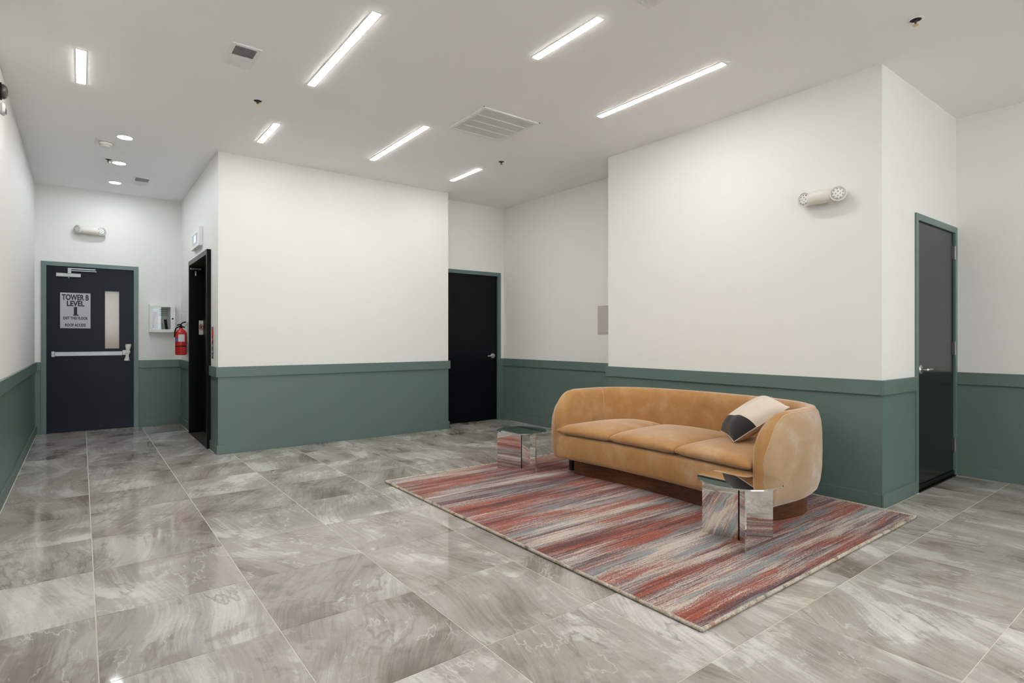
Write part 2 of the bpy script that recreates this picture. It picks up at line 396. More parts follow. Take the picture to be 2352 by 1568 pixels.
D1 = (-0.40, 0.62)      # hallway exit door frame, outer x
D2 = (3.95, 4.975)      # recess door frame
D3 = (5.13, 6.135)      # right door frame
FH = 2.175              # frame top
EY = (6.89, 8.20)       # elevator frame along y
wl = wall_x('wall_left', XL, -1, YR - T, YB + T, label='long white and green wall at the left edge')
wh = wall_y('wall_hall_end', YB, 1, XL, XE + T, [(D1[0] + 0.02, D1[1] - 0.02, 0, FH - 0.02)], label='white and green wall at the end of the hallway')
we = wall_x('wall_elevator', XE, 1, YM + T, YB, [(EY[0] + 0.02, EY[1] - 0.02, 0, FH - 0.02)], label='white and green hallway wall around the elevator')
wm = wall_y('wall_middle', YM, 1, XE, XM, label='broad white and green wall between the elevator corner and the recess')
wme = wall_x('wall_middle_return', XM, -1, YM + T, YD, label='short white return of the broad middle wall beside the recess')
wrb = wall_y('wall_recess_back', YD, 1, XM - T, XR + T, [(D2[0] + 0.02, D2[1] - 0.02, 0, FH - 0.02)], label='white wall above the black door of the recess')
wrs = wall_x('wall_recess_side', XR, 1, YS1 - T, YD, label='white and green side wall of the recess')
ws = wall_x('wall_sofa', XS, 1, YS0 + T, YS1, label='white and green wall behind the sofa')
wsr = wall_y('wall_sofa_return', YS1, -1, XS + T, XR, label='hidden white return of the sofa wall')
wd = wall_y('wall_door_side', YS0, 1, XS, XT + T, [(D3[0] + 0.02, D3[1] - 0.02, 0, FH - 0.02)], label='white and green wall holding the right-hand door')
wr = wall_x('wall_right', XT, 1, YR - T, YS0, label='white and green wall at the right edge')
wq = wall_y('wall_rear', YR, -1, XL, XT, [(a, b, SILL, HEAD) for a, b in WINS], label='glazed white wall behind the viewer')
rail(dado_x(wl, 'left', XL, 1, YR, YB), 'left wall')
rail(dado_y(wh, 'hall_end_left', YB, -1, XL + 0.022, D1[0] - 0.001, wx=(0.0215, 0)), 'hallway end left of the exit door')
rail(dado_y(wh, 'hall_end_right', YB, -1, D1[1] + 0.001, XE - 0.022, wx=(0, 0.0215)), 'hallway end right of the exit door')
rail(dado_x(we, 'elevator_far', XE, -1, EY[1] + 0.001, YB), 'wall beyond the elevator')
rail(dado_x(we, 'elevator_near', XE, -1, YM, EY[0] - 0.001, ends=(0, 0)), 'wall corner beside the elevator')
rail(dado_y(wm, 'middle', YM, -1, XE, XM, ends=(1, 1)), 'broad middle wall')
rail(dado_x(wme, 'middle_return', XM, 1, YM, YD - 0.02), 'return of the middle wall')
rail(dado_y(wrb, 'recess_back', YD, -1, D2[1] + 0.001, XR - 0.022, wx=(0, 0.0215)), 'sliver of wall right of the recess door')
rail(dado_x(wrs, 'recess_side', XR, -1, YS1, YD), 'side wall of the recess')
rail(dado_x(ws, 'sofa', XS, -1, YS0, YS1, ends=(0, 1)), 'wall behind the sofa')
rail(dado_y(wd, 'door_side', YS0, -1, XS, D3[0] - 0.001, ends=(1, 0)), 'wall left of the right-hand door')
rail(dado_x(wr, 'right', XT, -1, YR, YS0), 'right-hand wall')
struct('ceiling', MB().box(XL - T, XT + T, YR - T, YB + T, CEIL, CEIL + 0.12), 'ceil', 'smooth white ceiling', 'ceiling')
for n_, (a, b, y) in enumerate(((D1[0], D1[1], YB), (D2[0], D2[1], YD), (D3[0], D3[1], YS0))):
    struct('light_block_door_%d' % (n_ + 1), MB().box(a - 0.05, b + 0.05, y + T + 0.001, y + T + 0.05, -0.08, FH + 0.1), 'matt', 'added black backing blocking light behind door %d' % (n_ + 1), 'wall')  # added black slab stops light leaking in round the door
struct('wall_elevator_shaft', MB().box(XE + T + 0.03, XE + T + 0.08, EY[0] - 0.1, EY[1] + 0.1, -0.08, FH + 0.1), 'matt', 'dark elevator shaft', 'wall')
# unseen glazing put in behind the viewer so daylight gets in
for i, (a, b) in enumerate(WINS):
    fr = MB(); f = 0.05; y0, y1 = YR - 0.10, YR - 0.02
    fr.box(a, a + f, y0, y1, SILL, HEAD).box(b - f, b, y0, y1, SILL, HEAD).box(a + f, b - f, y0, y1, SILL, SILL + f).box(a + f, b - f, y0, y1, HEAD - f, HEAD).box((a + b) / 2 - 0.02, (a + b) / 2 + 0.02, y0, y1, SILL + f, HEAD - f)
    wn = struct('window_%d' % (i + 1), fr, 'black', 'unseen black framed window put in behind the viewer for daylight', 'window'); wn['group'] = 'unseen daylight windows'
    for xa, xb in ((a + f, (a + b) / 2 - 0.02), ((a + b) / 2 + 0.02, b - f)):
        part('pane', MB().box(xa, xb, YR - 0.064, YR - 0.056, SILL + f, HEAD - f), 'glass', wn)
struct('pavement', MB().box(-12, 16, -22, YR - T - 0.02, -0.25, -0.12), 'concrete', 'added grey paving outside the windows that bounces light in', 'pavement')  # added unseen paving, bounces sunlight up to the ceiling

# floor: grout bed and one object for each tile
floor = struct('floor', MB().box(XL - 0.02, XT + 0.1, YR - 0.05, YB + 0.12, -0.08, -0.0012), 'grout', 'polished grey marble tile floor', 'floor')
I_ = 0.0205
RECTS = [(XL + I_, XS - I_, YR, YM - I_), (XL + I_, XE - I_, YM - I_, YB - I_), (D1[0] + 0.05, D1[1] - 0.05, YB - I_, YB + 0.05),
         (XS - I_, XT - I_, YR, YS0 - I_), (D3[0] + 0.05, D3[1] - 0.05, YS0 - I_, YS0 + 0.05), (XS - I_, XR - I_, YS1 + I_, YM - I_), (XM + I_, XR - I_, YM - I_, YD - I_), (D2[0] + 0.05, D2[1] - 0.05, YD - I_, YD + 0.05)]
PX, PY, TX, TY = 0.05, 1.2145, 0.6018, 0.6015
JX, JY = 0.0022, 0.0019
tm = bpy.data.meshes
full = MB().box(-TX / 2 + JX, TX / 2 - JX, -TY / 2 + JY, TY / 2 - JY, -0.01, 0.0).mesh('tile', 'tile')
rng = random.Random(5)
for i in range(-2, 12):
    for j in range(-12, 15):
        cx, cy = PX + TX * (i + 0.5), PY + TY * (j + 0.5)
        x0, x1, y0, y1 = cx - TX / 2 + JX, cx + TX / 2 - JX, cy - TY / 2 + JY, cy + TY / 2 - JY
        pcs = []
        for a, b, c, d in RECTS:
            q = (max(x0, a), min(x1, b), max(y0, c), min(y1, d))
            if q[1] - q[0] > 0.004 and q[3] - q[2] > 0.004: pcs.append(q)
        if not pcs: continue
        area = sum((q[1] - q[0]) * (q[3] - q[2]) for q in pcs)
        if area > (x1 - x0) * (y1 - y0) - 1e-5: me = full
        else:
            mb = MB()
            for q in pcs: mb.box(q[0] - cx, q[1] - cx, q[2] - cy, q[3] - cy, -0.01, 0.0)
            me = mb.mesh('tile', 'tile')
        o = bpy.data.objects.new('tile', me); o.location = (cx, cy, 0); link(o, floor)

# ------------------------------------------------------------------ doors
def frame_y(y, out, x0, x1, parent):
    """hollow metal frame in a wall plane y"""
    wf = 0.052
    mb = MB(); ya, yb = sorted((y + out * 0.012, y - out * 0.10))
    mb.box(x0, x0 + wf, ya, yb, 0, FH).box(x1 - wf, x1, ya, yb, 0, FH).box(x0 + wf, x1 - wf, ya, yb, FH - wf, FH)
    ys, ye = sorted((y - out * 0.075, y - out * 0.10))
    mb.box(x0 + wf, x0 + wf + 0.016, ys, ye, 0, FH - wf).box(x1 - wf - 0.016, x1 - wf, ys, ye, 0, FH - wf).box(x0 + wf, x1 - wf, ys, ye, FH - wf - 0.016, FH - wf)
    return part('frame', mb, 'greenframe', parent, label='sage green metal door frame')
def door_root(n, label):
    o = bpy.data.objects.new('door_%d' % n, None); link(o); o['kind'] = 'structure'; o['label'] = label; o['category'] = 'door'
    return o
def lever(parent, x, z, y, out, dirx):
    h = part('handle', MB().lathe((x, y, z), (0, out, 0), [(0.036, 0), (0.036, 0.008), (0.031, 0.013), (0.013, 0.014), (0.011, 0.05), (0.0, 0.051)], 28), 'steel', parent, True, 'satin steel lever handle', 35)
    mb = MB().tube([(x, y + out * 0.045, z), (x + dirx * 0.035, y + out * 0.052, z), (x + dirx * 0.08, y + out * 0.052, z + 0.001), (x + dirx * 0.118, y + out * 0.049, z - 0.001)], [0.010, 0.0095, 0.0095, 0.0085], 12)
    part('lever', mb, 'steel', h, True)
# door 1 : exit door at the end of the hallway
d1 = door_root(1, 'navy exit door with sign and push bar at the hallway end')
frame_y(YB, -1, D1[0], D1[1], d1)
lx0, lx1 = D1[0] + 0.055, D1[1] - 0.055
WX0, WX1, WZ0, WZ1 = 0.246, 0.412, 1.062, 1.835
yf = YB + 0.018
leaf = MB()
leaf.box(lx0, WX0, yf, yf + 0.044, 0.008, FH - 0.056).box(WX1, lx1, yf, yf + 0.044, 0.008, FH - 0.056).box(WX0, WX1, yf, yf + 0.044, 0.008, WZ0).box(WX0, WX1, yf, yf + 0.044, WZ1, FH - 0.056)
leaf = part('leaf', leaf, 'navy', d1)
lf = MB()
for a in ((WX0 - 0.022, WX0 + 0.006, WZ0 - 0.022, WZ1 + 0.022), (WX1 - 0.006, WX1 + 0.022, WZ0 - 0.022, WZ1 + 0.022), (WX0 + 0.006, WX1 - 0.006, WZ0 - 0.022, WZ0 + 0.006), (WX0 + 0.006, WX1 - 0.006, WZ1 - 0.006, WZ1 + 0.022)):
    lf.box(a[0], a[1], yf - 0.007, yf, a[2], a[3])
vision = part('window_frame', lf, 'navy', d1)
part('pane', MB().box(WX0 + 0.004, WX1 - 0.004, yf + 0.012, yf + 0.018, WZ0 + 0.004, WZ1 - 0.004), 'tanglass', vision, label='tan wired glass pane')
sc = MB()
for z in (WZ0 - 0.011, WZ0 + 0.26, WZ0 + 0.52, WZ1 + 0.011):
    for x in (WX0 - 0.012, WX1 + 0.012): sc.lathe((x, yf - 0.007, z), (0, -1, 0), [(0.006, 0), (0.004, 0.002), (0, 0.002)], 10)
part('screws', sc, 'black', vision)
pb = part('push_bar', MB().box(-0.285, 0.44, yf - 0.055, yf - 0.012, 0.975, 1.03, 0.004), 'alu', d1, label='brushed aluminium push bar')
part('end_cap', MB().box(-0.30, -0.262, yf - 0.06, yf, 0.965, 1.04, 0.006), 'alu', pb)
part('end_cap', MB().box(0.40, 0.445, yf - 0.03, yf, 0.975, 1.03, 0.004), 'alu', pb)
head = []
for k in range(17):
    t_ = k / 16; z = 0.905 + 0.22 * t_; hw = 0.034 - 0.016 * math.sin(PI * min(1, t_ * 1.15)) + (0.012 if 0.4 < t_ < 0.62 else 0)
    cx_ = 0.497 + 0.018 * (t_ - 0.5)
    head.append([(cx_ + hw * math.cos(a), yf - 0.045 - 0.028 * math.sin(a), z) for a in [2 * PI * q / 12 for q in range(12)]])
mbh = MB(); mbh.grid(head, close_v=True, cap=True); mbh.box(0.44, 0.50, yf - 0.06, yf - 0.01, 0.98, 1.045, 0.008)
part('latch_head', mbh, 'plastic', pb, True, 'pale cast latch head', 40)
cl = part('closer', MB().box(-0.255, 0.0, yf - 0.062, yf - 0.002, 1.985, 2.035, 0.006), 'alu', d1, label='silver door closer')
part('closer_arm', MB().box(-0.125, 0.15, yf - 0.085, yf - 0.07, 2.086, 2.10).box(-0.135, -0.10, yf - 0.09, yf - 0.03, 2.03, 2.10), 'alu', cl)
part('arm_rail', MB().box(-0.12, 0.16, yf - 0.06, yf - 0.045, 2.066, 2.078), 'alu', cl)
part('closer_knob', MB().lathe((-0.125, yf - 0.032, 1.987), (0, 0, -1), [(0.016, 0), (0.014, 0.014), (0, 0.016)], 14), 'alu', cl)
# sign on the exit door
sg = thing('door_sign', 'silver sign lettered TOWER B LEVEL 1 on the navy exit door', 'sign', (-0.0575, yf, 1.333))
part('plate', MB().box(-0.213, 0.098, yf - 0.005, yf - 0.0005, 1.333, 1.789, 0.001), 'signgrey', sg)
RX = (PI / 2, 0, 0)
for body, sz, z, bold, wd_ in (('TOWER B', 0.098, 1.727, 0.0034, 0.276), ('LEVEL', 0.092, 1.648, 0.0034, 0.180), ('1', 0.142, 1.548, 0.006, 0.034), ('EXIT THIS FLOOR', 0.050, 1.461, 0.0017, 0.252), ('ROOF ACCESS', 0.050, 1.372, 0.0017, 0.212)):
    text_mesh('lettering', body, sz, 'ink', sg, (-0.0575, yf - 0.0056, z), RX, bold, 0.0004, width=wd_)
part('numeral_foot', MB().box(-0.0575 - 0.024, -0.0575 + 0.032, yf - 0.0062, yf - 0.0052, 1.495, 1.509), 'ink', sg)
# door 2 : recess door
d2 = door_root(2, 'plain black door in the recess beside the sofa')
frame_y(YD, -1, D2[0], D2[1], d2)
yf2 = YD + 0.018
part('leaf', MB().box(D2[0] + 0.055, D2[1] - 0.055, yf2, yf2 + 0.044, 0.008, FH - 0.056), 'door', d2)
lever(d2, D2[1] - 0.13, 0.945, yf2, -1, -1)
# door 3 : right-hand door
d3 = door_root(3, 'glossy black door with three hinges right of the sofa')
frame_y(YS0, -1, D3[0], D3[1], d3)
yf3 = YS0 + 0.004
part('leaf', MB().box(D3[0] + 0.055, D3[1] - 0.055, yf3, yf3 + 0.044, 0.012, FH - 0.056), 'glossdoor', d3)
lever(d3, D3[0] + 0.125, 0.955, yf3, -1, 1)
part('strike_plate', MB().box(D3[0] + 0.048, D3[0] + 0.054, yf3 - 0.014, yf3 + 0.02, 0.90, 1.01), 'dark', d3)
for z in (0.27, 1.115, 1.95):
    hg = part('hinge', MB().cyl((D3[1] - 0.053, yf3 - 0.012, z - 0.057), (D3[1] - 0.053, yf3 - 0.012, z + 0.057), 0.009, 12), 'hinge', d3, True, 'dull steel butt hinge', 40)
    part('hinge_leaf', MB().box(D3[1] - 0.088, D3[1] - 0.055, yf3 - 0.0045, yf3 - 0.0005, z - 0.055, z + 0.055), 'hinge', hg)
part('threshold', MB().box(D3[0] + 0.055, D3[1] - 0.055, yf3 - 0.022, yf3 + 0.04, 0.0, 0.0105), 'black', d3)
part('door_sweep', MB().box(D3[0] + 0.058, D3[1] - 0.058, yf3 - 0.008, yf3 - 0.0002, 0.014, 0.05), 'black', d3)

# ------------------------------------------------------------------ elevator
ev = thing('elevator_door', 'black elevator doorway in the hallway wall', 'elevator', (1.18, sum(EY) / 2, 0))
XF = 1.086; fw = 0.05; XD = XE + T - 0.02
mb = MB(); mb.box(XF, XD + 0.03, EY[0], EY[0] + fw, 0, FH).box(XF, XD + 0.03, EY[1] - fw, EY[1], 0, FH)
fr = part('frame', mb, 'black', ev)
part('header', MB().box(XF, XD + 0.03, EY[0] + fw, EY[1] - fw, FH - 0.055, FH), 'dark', ev, label='dark steel header')
ym = sum(EY) / 2
for a, b in ((EY[0] + fw, ym - 0.002), (ym + 0.002, EY[1] - fw)):
    part('door_panel', MB().box(XD, XD + 0.03, a, b, 0.01, FH - 0.055), 'black', ev)
part('sill', MB().box(XF, XD + 0.03, EY[0] + fw, EY[1] - fw, -0.001, 0.008), 'dark', ev)
yj = EY[1] - fw
plq = part('jamb_plate', MB().box(1.10, 1.215, yj - 0.003, yj - 0.0003, 1.96, 2.10), 'black', ev)
text_mesh('lettering', 'ELEVATOR', 0.026, 'whiteink', plq, (1.158, yj - 0.0036, 2.083), RX, 0.0, 0.0003)
text_mesh('lettering', '1', 0.082, 'whiteink', plq, (1.158, yj - 0.0036, 2.025), RX, 0.002, 0.0003)
fs = part('fire_notice', MB().box(1.195, 1.244, yj - 0.0034, yj - 0.0004, 1.25, 1.43), 'paper', ev, label='small white notice with a red ring')
part('ring', MB().tube([(1.219 + 0.019 * math.cos(2 * PI * k / 24), yj - 0.0045, 1.345 + 0.036 * math.sin(2 * PI * k / 24)) for k in range(24)], 0.005, 6, True), 'redprint', fs)
part('symbol', MB().box(1.211, 1.227, yj - 0.0045, yj - 0.0034, 1.325, 1.365), 'ink', fs)
cp = thing('call_button_panel', 'narrow steel elevator call panel by the wall corner', 'control panel', (XE, 6.72, 0.985))
part('plate', MB().box(XE - 0.012, XE - 0.0005, 6.665, 6.775, 0.985, 1.325, 0.002), 'steel', cp)
for z, m_ in ((1.05, 'alu'), (1.11, 'alu'), (1.17, 'redprint')):
    part('button', MB().lathe((XE - 0.012, 6.72, z), (-1, 0, 0), [(0.017, 0), (0.016, 0.006), (0, 0.007)], 18), m_, cp, True)
part('notice', MB().box(XE - 0.0135, XE - 0.012, 6.685, 6.755, 1.21, 1.30), 'redprint', cp)
ip = thing('floor_indicator', 'white elevator floor indicator with a blue display above the doorway', 'display', (XE, 7.68, 2.29))
part('housing', MB().box(XE - 0.045, XE - 0.0005, 7.40, 7.98, 2.285, 2.51, 0.003), 'whitemetal', ip)
sn = part('screen', MB().box(XE - 0.047, XE - 0.045, 7.50, 7.88, 2.325, 2.445), 'greymetal', ip)
part('arrow', MB().box(XE - 0.0485, XE - 0.047, 7.60, 7.72, 2.345, 2.425), 'blueglow', sn, label='blue lit floor figure')

# ------------------------------------------------------------------ fire phone cabinet, extinguisher
cb = thing('wall_cabinet', 'white wall cabinet with a glass door holding a red phone', 'cabinet', (0.895, YB, 1.29))
cx0, cx1, cz0, cz1, yc0 = 0.738, 1.046, 1.285, 1.675, YB - 0.10
mb = MB().box(cx0, cx0 + 0.012, yc0, YB - 0.001, cz0, cz1).box(cx1 - 0.012, cx1, yc0, YB - 0.001, cz0, cz1).box(cx0 + 0.012, cx1 - 0.012, yc0, YB - 0.001, cz0, cz0 + 0.012).box(cx0 + 0.012, cx1 - 0.012, yc0, YB - 0.001, cz1 - 0.012, cz1).box(cx0 + 0.012, cx1 - 0.012, YB - 0.012, YB - 0.001, cz0 + 0.012, cz1 - 0.012)
part('body', mb, 'whitemetal', cb)
yd_ = yc0 - 0.004; k_ = 0.042
mb = MB().box(cx0 + 0.006, cx0 + k_, yd_, yc0, cz0 + 0.006, cz1 - 0.006).box(cx1 - k_ - 0.018, cx1 - 0.006, yd_, yc0, cz0 + 0.006, cz1 - 0.006).box(cx0 + k_, cx1 - k_ - 0.018, yd_, yc0, cz0 + 0.006, cz0 + k_).box(cx0 + k_, cx1 - k_ - 0.018, yd_, yc0, cz1 - k_, cz1 - 0.006)
cd = part('door', mb, 'whitemetal', cb)
part('pane', MB().box(cx0 + k_, cx1 - k_ - 0.018, yc0 - 0.002, yc0 + 0.001, cz0 + k_, cz1 - k_), 'glass', cd)
part('lock', MB().lathe((cx1 - 0.034, yd_, 1.475), (0, -1, 0), [(0.011, 0), (0.010, 0.01), (0.004, 0.012), (0, 0.014)], 16), 'black', cd, True)
ph = thing('emergency_phone', 'red telephone handset inside the white wall cabinet', 'phone', (0.80, YB - 0.05, 1.35))
part('handset', MB().tube([(0.812, YB - 0.05, 1.36), (0.803, YB - 0.06, 1.40), (0.80, YB - 0.062, 1.46), (0.803, YB - 0.06, 1.52), (0.812, YB - 0.05, 1.56)], [0.020, 0.017, 0.012, 0.017, 0.020], 10), 'red', ph, True)
part('cradle', MB().box(0.782, 0.84, YB - 0.04, YB - 0.013, 1.35, 1.57, 0.006), 'red', ph)
nt = thing('instruction_card', 'printed white card at the back of the wall cabinet', 'card', (0.91, YB - 0.014, 1.50))
part('card', MB().box(0.85, 0.975, YB - 0.0145, YB - 0.0125, 1.50, 1.635), 'paper', nt)
for z in (1.525, 1.55, 1.575, 1.60): part('print_line', MB().box(0.865, 0.96, YB - 0.0152, YB - 0.0146, z, z + 0.006), 'ink', nt)
bk = thing('booklet', 'leaning white booklet with a blue stripe in the wall cabinet', 'booklet', (0.92, YB - 0.05, 1.298))
R_ = Matrix.Translation((0.93, YB - 0.05, 1.30)) @ Matrix.Rotation(-0.12, 4, 'Y')
part('cover', MB().box(-0.045, 0.05, -0.004, 0.004, 0.005, 0.19).xf(R_), 'paper', bk)
part('stripe', MB().box(0.0, 0.035, -0.0052, -0.0042, 0.01, 0.165).xf(R_), 'ink', bk)
part('logo', MB().box(-0.04, -0.008, -0.0052, -0.0042, 0.03, 0.12).xf(R_), 'signgrey', bk)

ex = thing('fire_extinguisher', 'red fire extinguisher hanging on the wall beside the elevator', 'extinguisher', (1.046, 8.55, 0.985))
ec = (1.046, 8.55)
cyl_ = part('cylinder', MB().lathe((ec[0], ec[1], 0.985), (0, 0, 1), [(0.055, 0), (0.066, 0.008), (0.068, 0.02), (0.068, 0.27), (0.062, 0.30), (0.045, 0.325), (0.024, 0.338), (0.02, 0.355)], 28), 'red', ex, True)
ang = math.radians(-115)
def patch(a0, a1, z0, z1, r):
    m = MB(); n = 10; rows = []
    for z in (z0, z1): rows.append([(ec[0] + r * math.cos(a0 + (a1 - a0) * k / n), ec[1] + r * math.sin(a0 + (a1 - a0) * k / n), z) for k in range(n + 1)])
    m.grid(rows); return m
part('label', patch(ang - 0.15, ang + 0.95, 1.16, 1.255, 0.0688), 'paper', cyl_)
part('label_print', patch(ang - 1.0, ang - 0.2, 1.165, 1.20, 0.0688), 'blueprint', cyl_)
part('strap', MB().lathe((ec[0], ec[1], 1.095), (0, 0, 1), [(0.0695, 0), (0.0695, 0.012)], 28), 'black', ex)
part('valve', MB().lathe((ec[0], ec[1], 1.34), (0, 0, 1), [(0.018, 0), (0.018, 0.02), (0.012, 0.025), (0.012, 0.04)], 14), 'black', ex, True)
part('handle', MB().tube([(ec[0] + 0.045, ec[1], 1.345), (ec[0], ec[1], 1.365), (ec[0] - 0.05, ec[1] - 0.02, 1.345)], 0.008, 8), 'black', ex, True)
part('lever', MB().tube([(ec[0] - 0.045, ec[1] - 0.015, 1.375), (ec[0], ec[1], 1.388), (ec[0] + 0.02, ec[1], 1.41), (ec[0] + 0.055, ec[1], 1.42)], 0.008, 8), 'black', ex, True)
part('hose', MB().tube([(ec[0] - 0.02, ec[1], 1.355), (ec[0] - 0.055, ec[1] - 0.01, 1.34), (ec[0] - 0.07, ec[1], 1.30), (ec[0] - 0.072, ec[1] + 0.01, 1.22)], 0.008, 8), 'black', ex, True)
part('bracket', MB().box(XE - 0.012, XE - 0.0005, ec[1] - 0.025, ec[1] + 0.025, 1.16, 1.42).box(ec[0] + 0.03, XE - 0.012, ec[1] - 0.01, ec[1] + 0.01, 1.36, 1.38), 'steel', ex)

# ------------------------------------------------------------------ emergency lights
def emergency_light(label, pos, out, side, group, tilts):
    """pos on the wall, out = unit vector away from the wall, side = unit vector to the right as seen"""
    t = thing('emergency_light', label, 'emergency light', pos, group)
    P, O, Sd, Up = Vector(pos), Vector(out), Vector(side), Vector((0, 0, 1))
    rows = []; n = 20
    for k in range(15):
        s_ = -1 + 2 * k / 14; rr = 0.052 * (1 - abs(s_) ** 6 * 0.35); bow = 0.030 * (1 - s_ * s_)
        c = P + Sd * (s_ * 0.105) + O * (0.045 + bow)
        rows.append([c + (O * math.cos(2 * PI * q / n) * min(rr, 0.045) + Up * math.sin(2 * PI * q / n) * rr) for q in range(n)])
    m = MB(); m.grid(rows, close_v=True, cap=True); part('body', m, 'plastic', t, True, auto=50)
    part('back_plate', MB().lathe(P, O, [(0.06, 0.0005), (0.055, 0.012)], 24), 'plastic', t, True, auto=40)
    for sgn in (-1, 1):
        tl = tilts[0] if sgn < 0 else tilts[1]; ax = (O * math.cos(tl) + Sd * (math.sin(tl) * sgn)).normalized(); c = P + Sd * (0.104 * sgn) + O * 0.042
        hd = part('lamp_head', MB().lathe(c, ax, [(0.040, -0.01), (0.050, 0.012), (0.056, 0.03), (0.056, 0.044), (0.051, 0.046), (0.049, 0.041), (0.0, 0.040)], 32), 'plastic', t, True, auto=35)
        part('lens', MB().lathe(c + ax * 0.0405, ax, [(0.0485, 0), (0.03, 0.004), (0.0, 0.006)], 28), 'lens', hd, True)
        tt = ax.cross(Up).normalized(); bb = ax.cross(tt)
        for ring, cnt in ((0.034, 9), (0.015, 4)):
            for q in range(cnt):
                a = 2 * PI * q / cnt
                part('led', MB().lathe(c + ax * 0.0425 + (tt * math.cos(a) + bb * math.sin(a)) * ring, ax, [(0.0058, 0), (0.0048, 0.004), (0, 0.005)], 10), 'led', hd, True)
    part('indicator', MB().lathe(P + O * 0.078 - Up * 0.043, (O * 0.5 - Up * 0.85).normalized(), [(0.007, 0), (0.006, 0.005), (0, 0.006)], 10), 'redglow', t, True, 'small red indicator lamp')
emergency_light('white twin-head emergency light high on the wall above the sofa', (XS, 1.965, 2.265), (-1, 0, 0), (0, -1, 0), 'emergency lights', (0.25, 0.55))
emergency_light('white twin-head emergency light above the navy exit door', (0.093, YB, 2.60), (0, -1, 0), (1, 0, 0), 'emergency lights', (0.85, 0.35))

# fixtures cut by the left edge
cm = thing('wall_camera', 'dark round fixture high on the left wall cut by the picture edge', 'camera', (XL, 5.42, 2.95))
part('dome', MB().lathe((XL + 0.012, 5.385, 2.955), (1, 0, 0), [(0.052, 0), (0.051, 0.012), (0.042, 0.024), (0.022, 0.032), (0, 0.034)], 24), 'dark', cm, True)
part('mount', MB().lathe((XL, 5.385, 2.955), (1, 0, 0), [(0.060, 0.0005), (0.060, 0.012)], 24), 'black', cm)
cm2 = thing('wall_sensor', 'small pale grey fixture below the dark one on the left wall', 'sensor', (XL, 5.40, 2.80))
part('housing', MB().box(XL + 0.0005, XL + 0.035, 5.33, 5.425, 2.79, 2.865, 0.02, 4), 'greymetal', cm2, True)
part('grille', MB().box(XL + 0.035, XL + 0.037, 5.35, 5.40, 2.80, 2.83), 'black', cm2)

# electrical panel in the recess
ep = thing('electrical_panel', 'beige grey electrical panel cover half hidden at the recess corner', 'panel', (XR, 4.68, 1.25))
part('trim', MB().box(XR - 0.008, XR - 0.0005, 4.50, 4.855, 1.25, 1.60, 0.002), 'tanpanel', ep)
pdoor = part('door', MB().box(XR - 0.012, XR - 0.008, 4.525, 4.83, 1.275, 1.575, 0.0015), 'tanpanel', ep)
part('latch', MB().box(XR - 0.016, XR - 0.012, 4.54, 4.56, 1.40, 1.45), 'greymetal', pdoor)

# ------------------------------------------------------------------ ceiling fixtures
def strip(x, y0, y1, label):
    t = thing('ceiling_strip_light', label, 'ceiling light', (x, (y0 + y1) / 2, CEIL), 'linear ceiling lights'); h = 0.025
    e = 0.004
    mb = MB().box(x - h - e, x - h, y0 - e, y1 + e, CEIL - 0.004, CEIL).box(x + h, x + h + e, y0 - e, y1 + e, CEIL - 0.004, CEIL).box(x - h, x + h, y0 - e, y0, CEIL - 0.004, CEIL).box(x - h, x + h, y1, y1 + e, CEIL - 0.004, CEIL)
    part('trim', mb, 'whitemetal', t)
    part('diffuser', MB().box(x - h, x + h, y0, y1, CEIL - 0.006, CEIL), 'strip', t, label='glowing white diffuser')
for a in ((0.0, 4.775, 5.385, 'short ceiling strip light at the left near the hallway mouth'),
          (1.40, 3.16, 4.365, 'long ceiling strip light right of the small ceiling vent'),
          (1.405, 5.34, 5.935, 'short ceiling strip light in front of the middle wall near its left corner'),
          (2.495, 2.39, 3.0, 'short ceiling strip light at the top centre of the picture'),
          (2.51, 4.575, 5.785, 'long ceiling strip light left of the large ceiling grille'),
          (3.60, 2.255, 3.455, 'long ceiling strip light nearest the wall behind the sofa'),
          (3.62, 5.345, 5.955, 'short ceiling strip light in front of the recess'),
          (0.0, 2.0, 3.2, 'added unseen ceiling strip light over the viewer at the left wall'),  # strips from here on are unseen, added for more light
          (1.40, 0.2, 0.8, 'added unseen short ceiling strip light directly above the viewer'),
          (2.50, -0.9, 0.3, 'added unseen long ceiling strip light behind the viewer'),
          (3.60, -0.8, -0.2, 'added unseen short ceiling strip light behind the viewer'),
          (4.75, -1.0, 0.2, 'added unseen long ceiling strip light by the far right wall'),
          (1.40, -2.4, -1.2, 'added unseen ceiling strip light near the glazed wall at the left'),
          (3.60, -2.6, -1.9, 'added unseen ceiling strip light near the glazed wall at the right'),
          (1.40, -4.4, -3.2, 'added unseen ceiling strip light beside the glazed wall at the left'),
          (4.75, -4.2, -3.0, 'added unseen ceiling strip light beside the glazed wall at the right')): strip(*a)
for y, lb in ((6.59, 'round ceiling downlight nearest the viewer in the hallway'), (7.59, 'middle round ceiling downlight in the hallway'), (8.57, 'round ceiling downlight farthest down the hallway')):
    t = thing('downlight', lb, 'ceiling light', (0.335, y, CEIL), 'hallway downlights')
    part('trim_ring', MB().lathe((0.335, y, CEIL), (0, 0, -1), [(0.072, 0), (0.070, 0.005), (0.060, 0.006), (0.060, 0.0)], 32), 'whitemetal', t, True)
    part('diffuser', MB().lathe((0.335, y, CEIL), (0, 0, -1), [(0.059, 0), (0.059, 0.003), (0, 0.0045)], 32), 'down', t, label='glowing white diffuser')
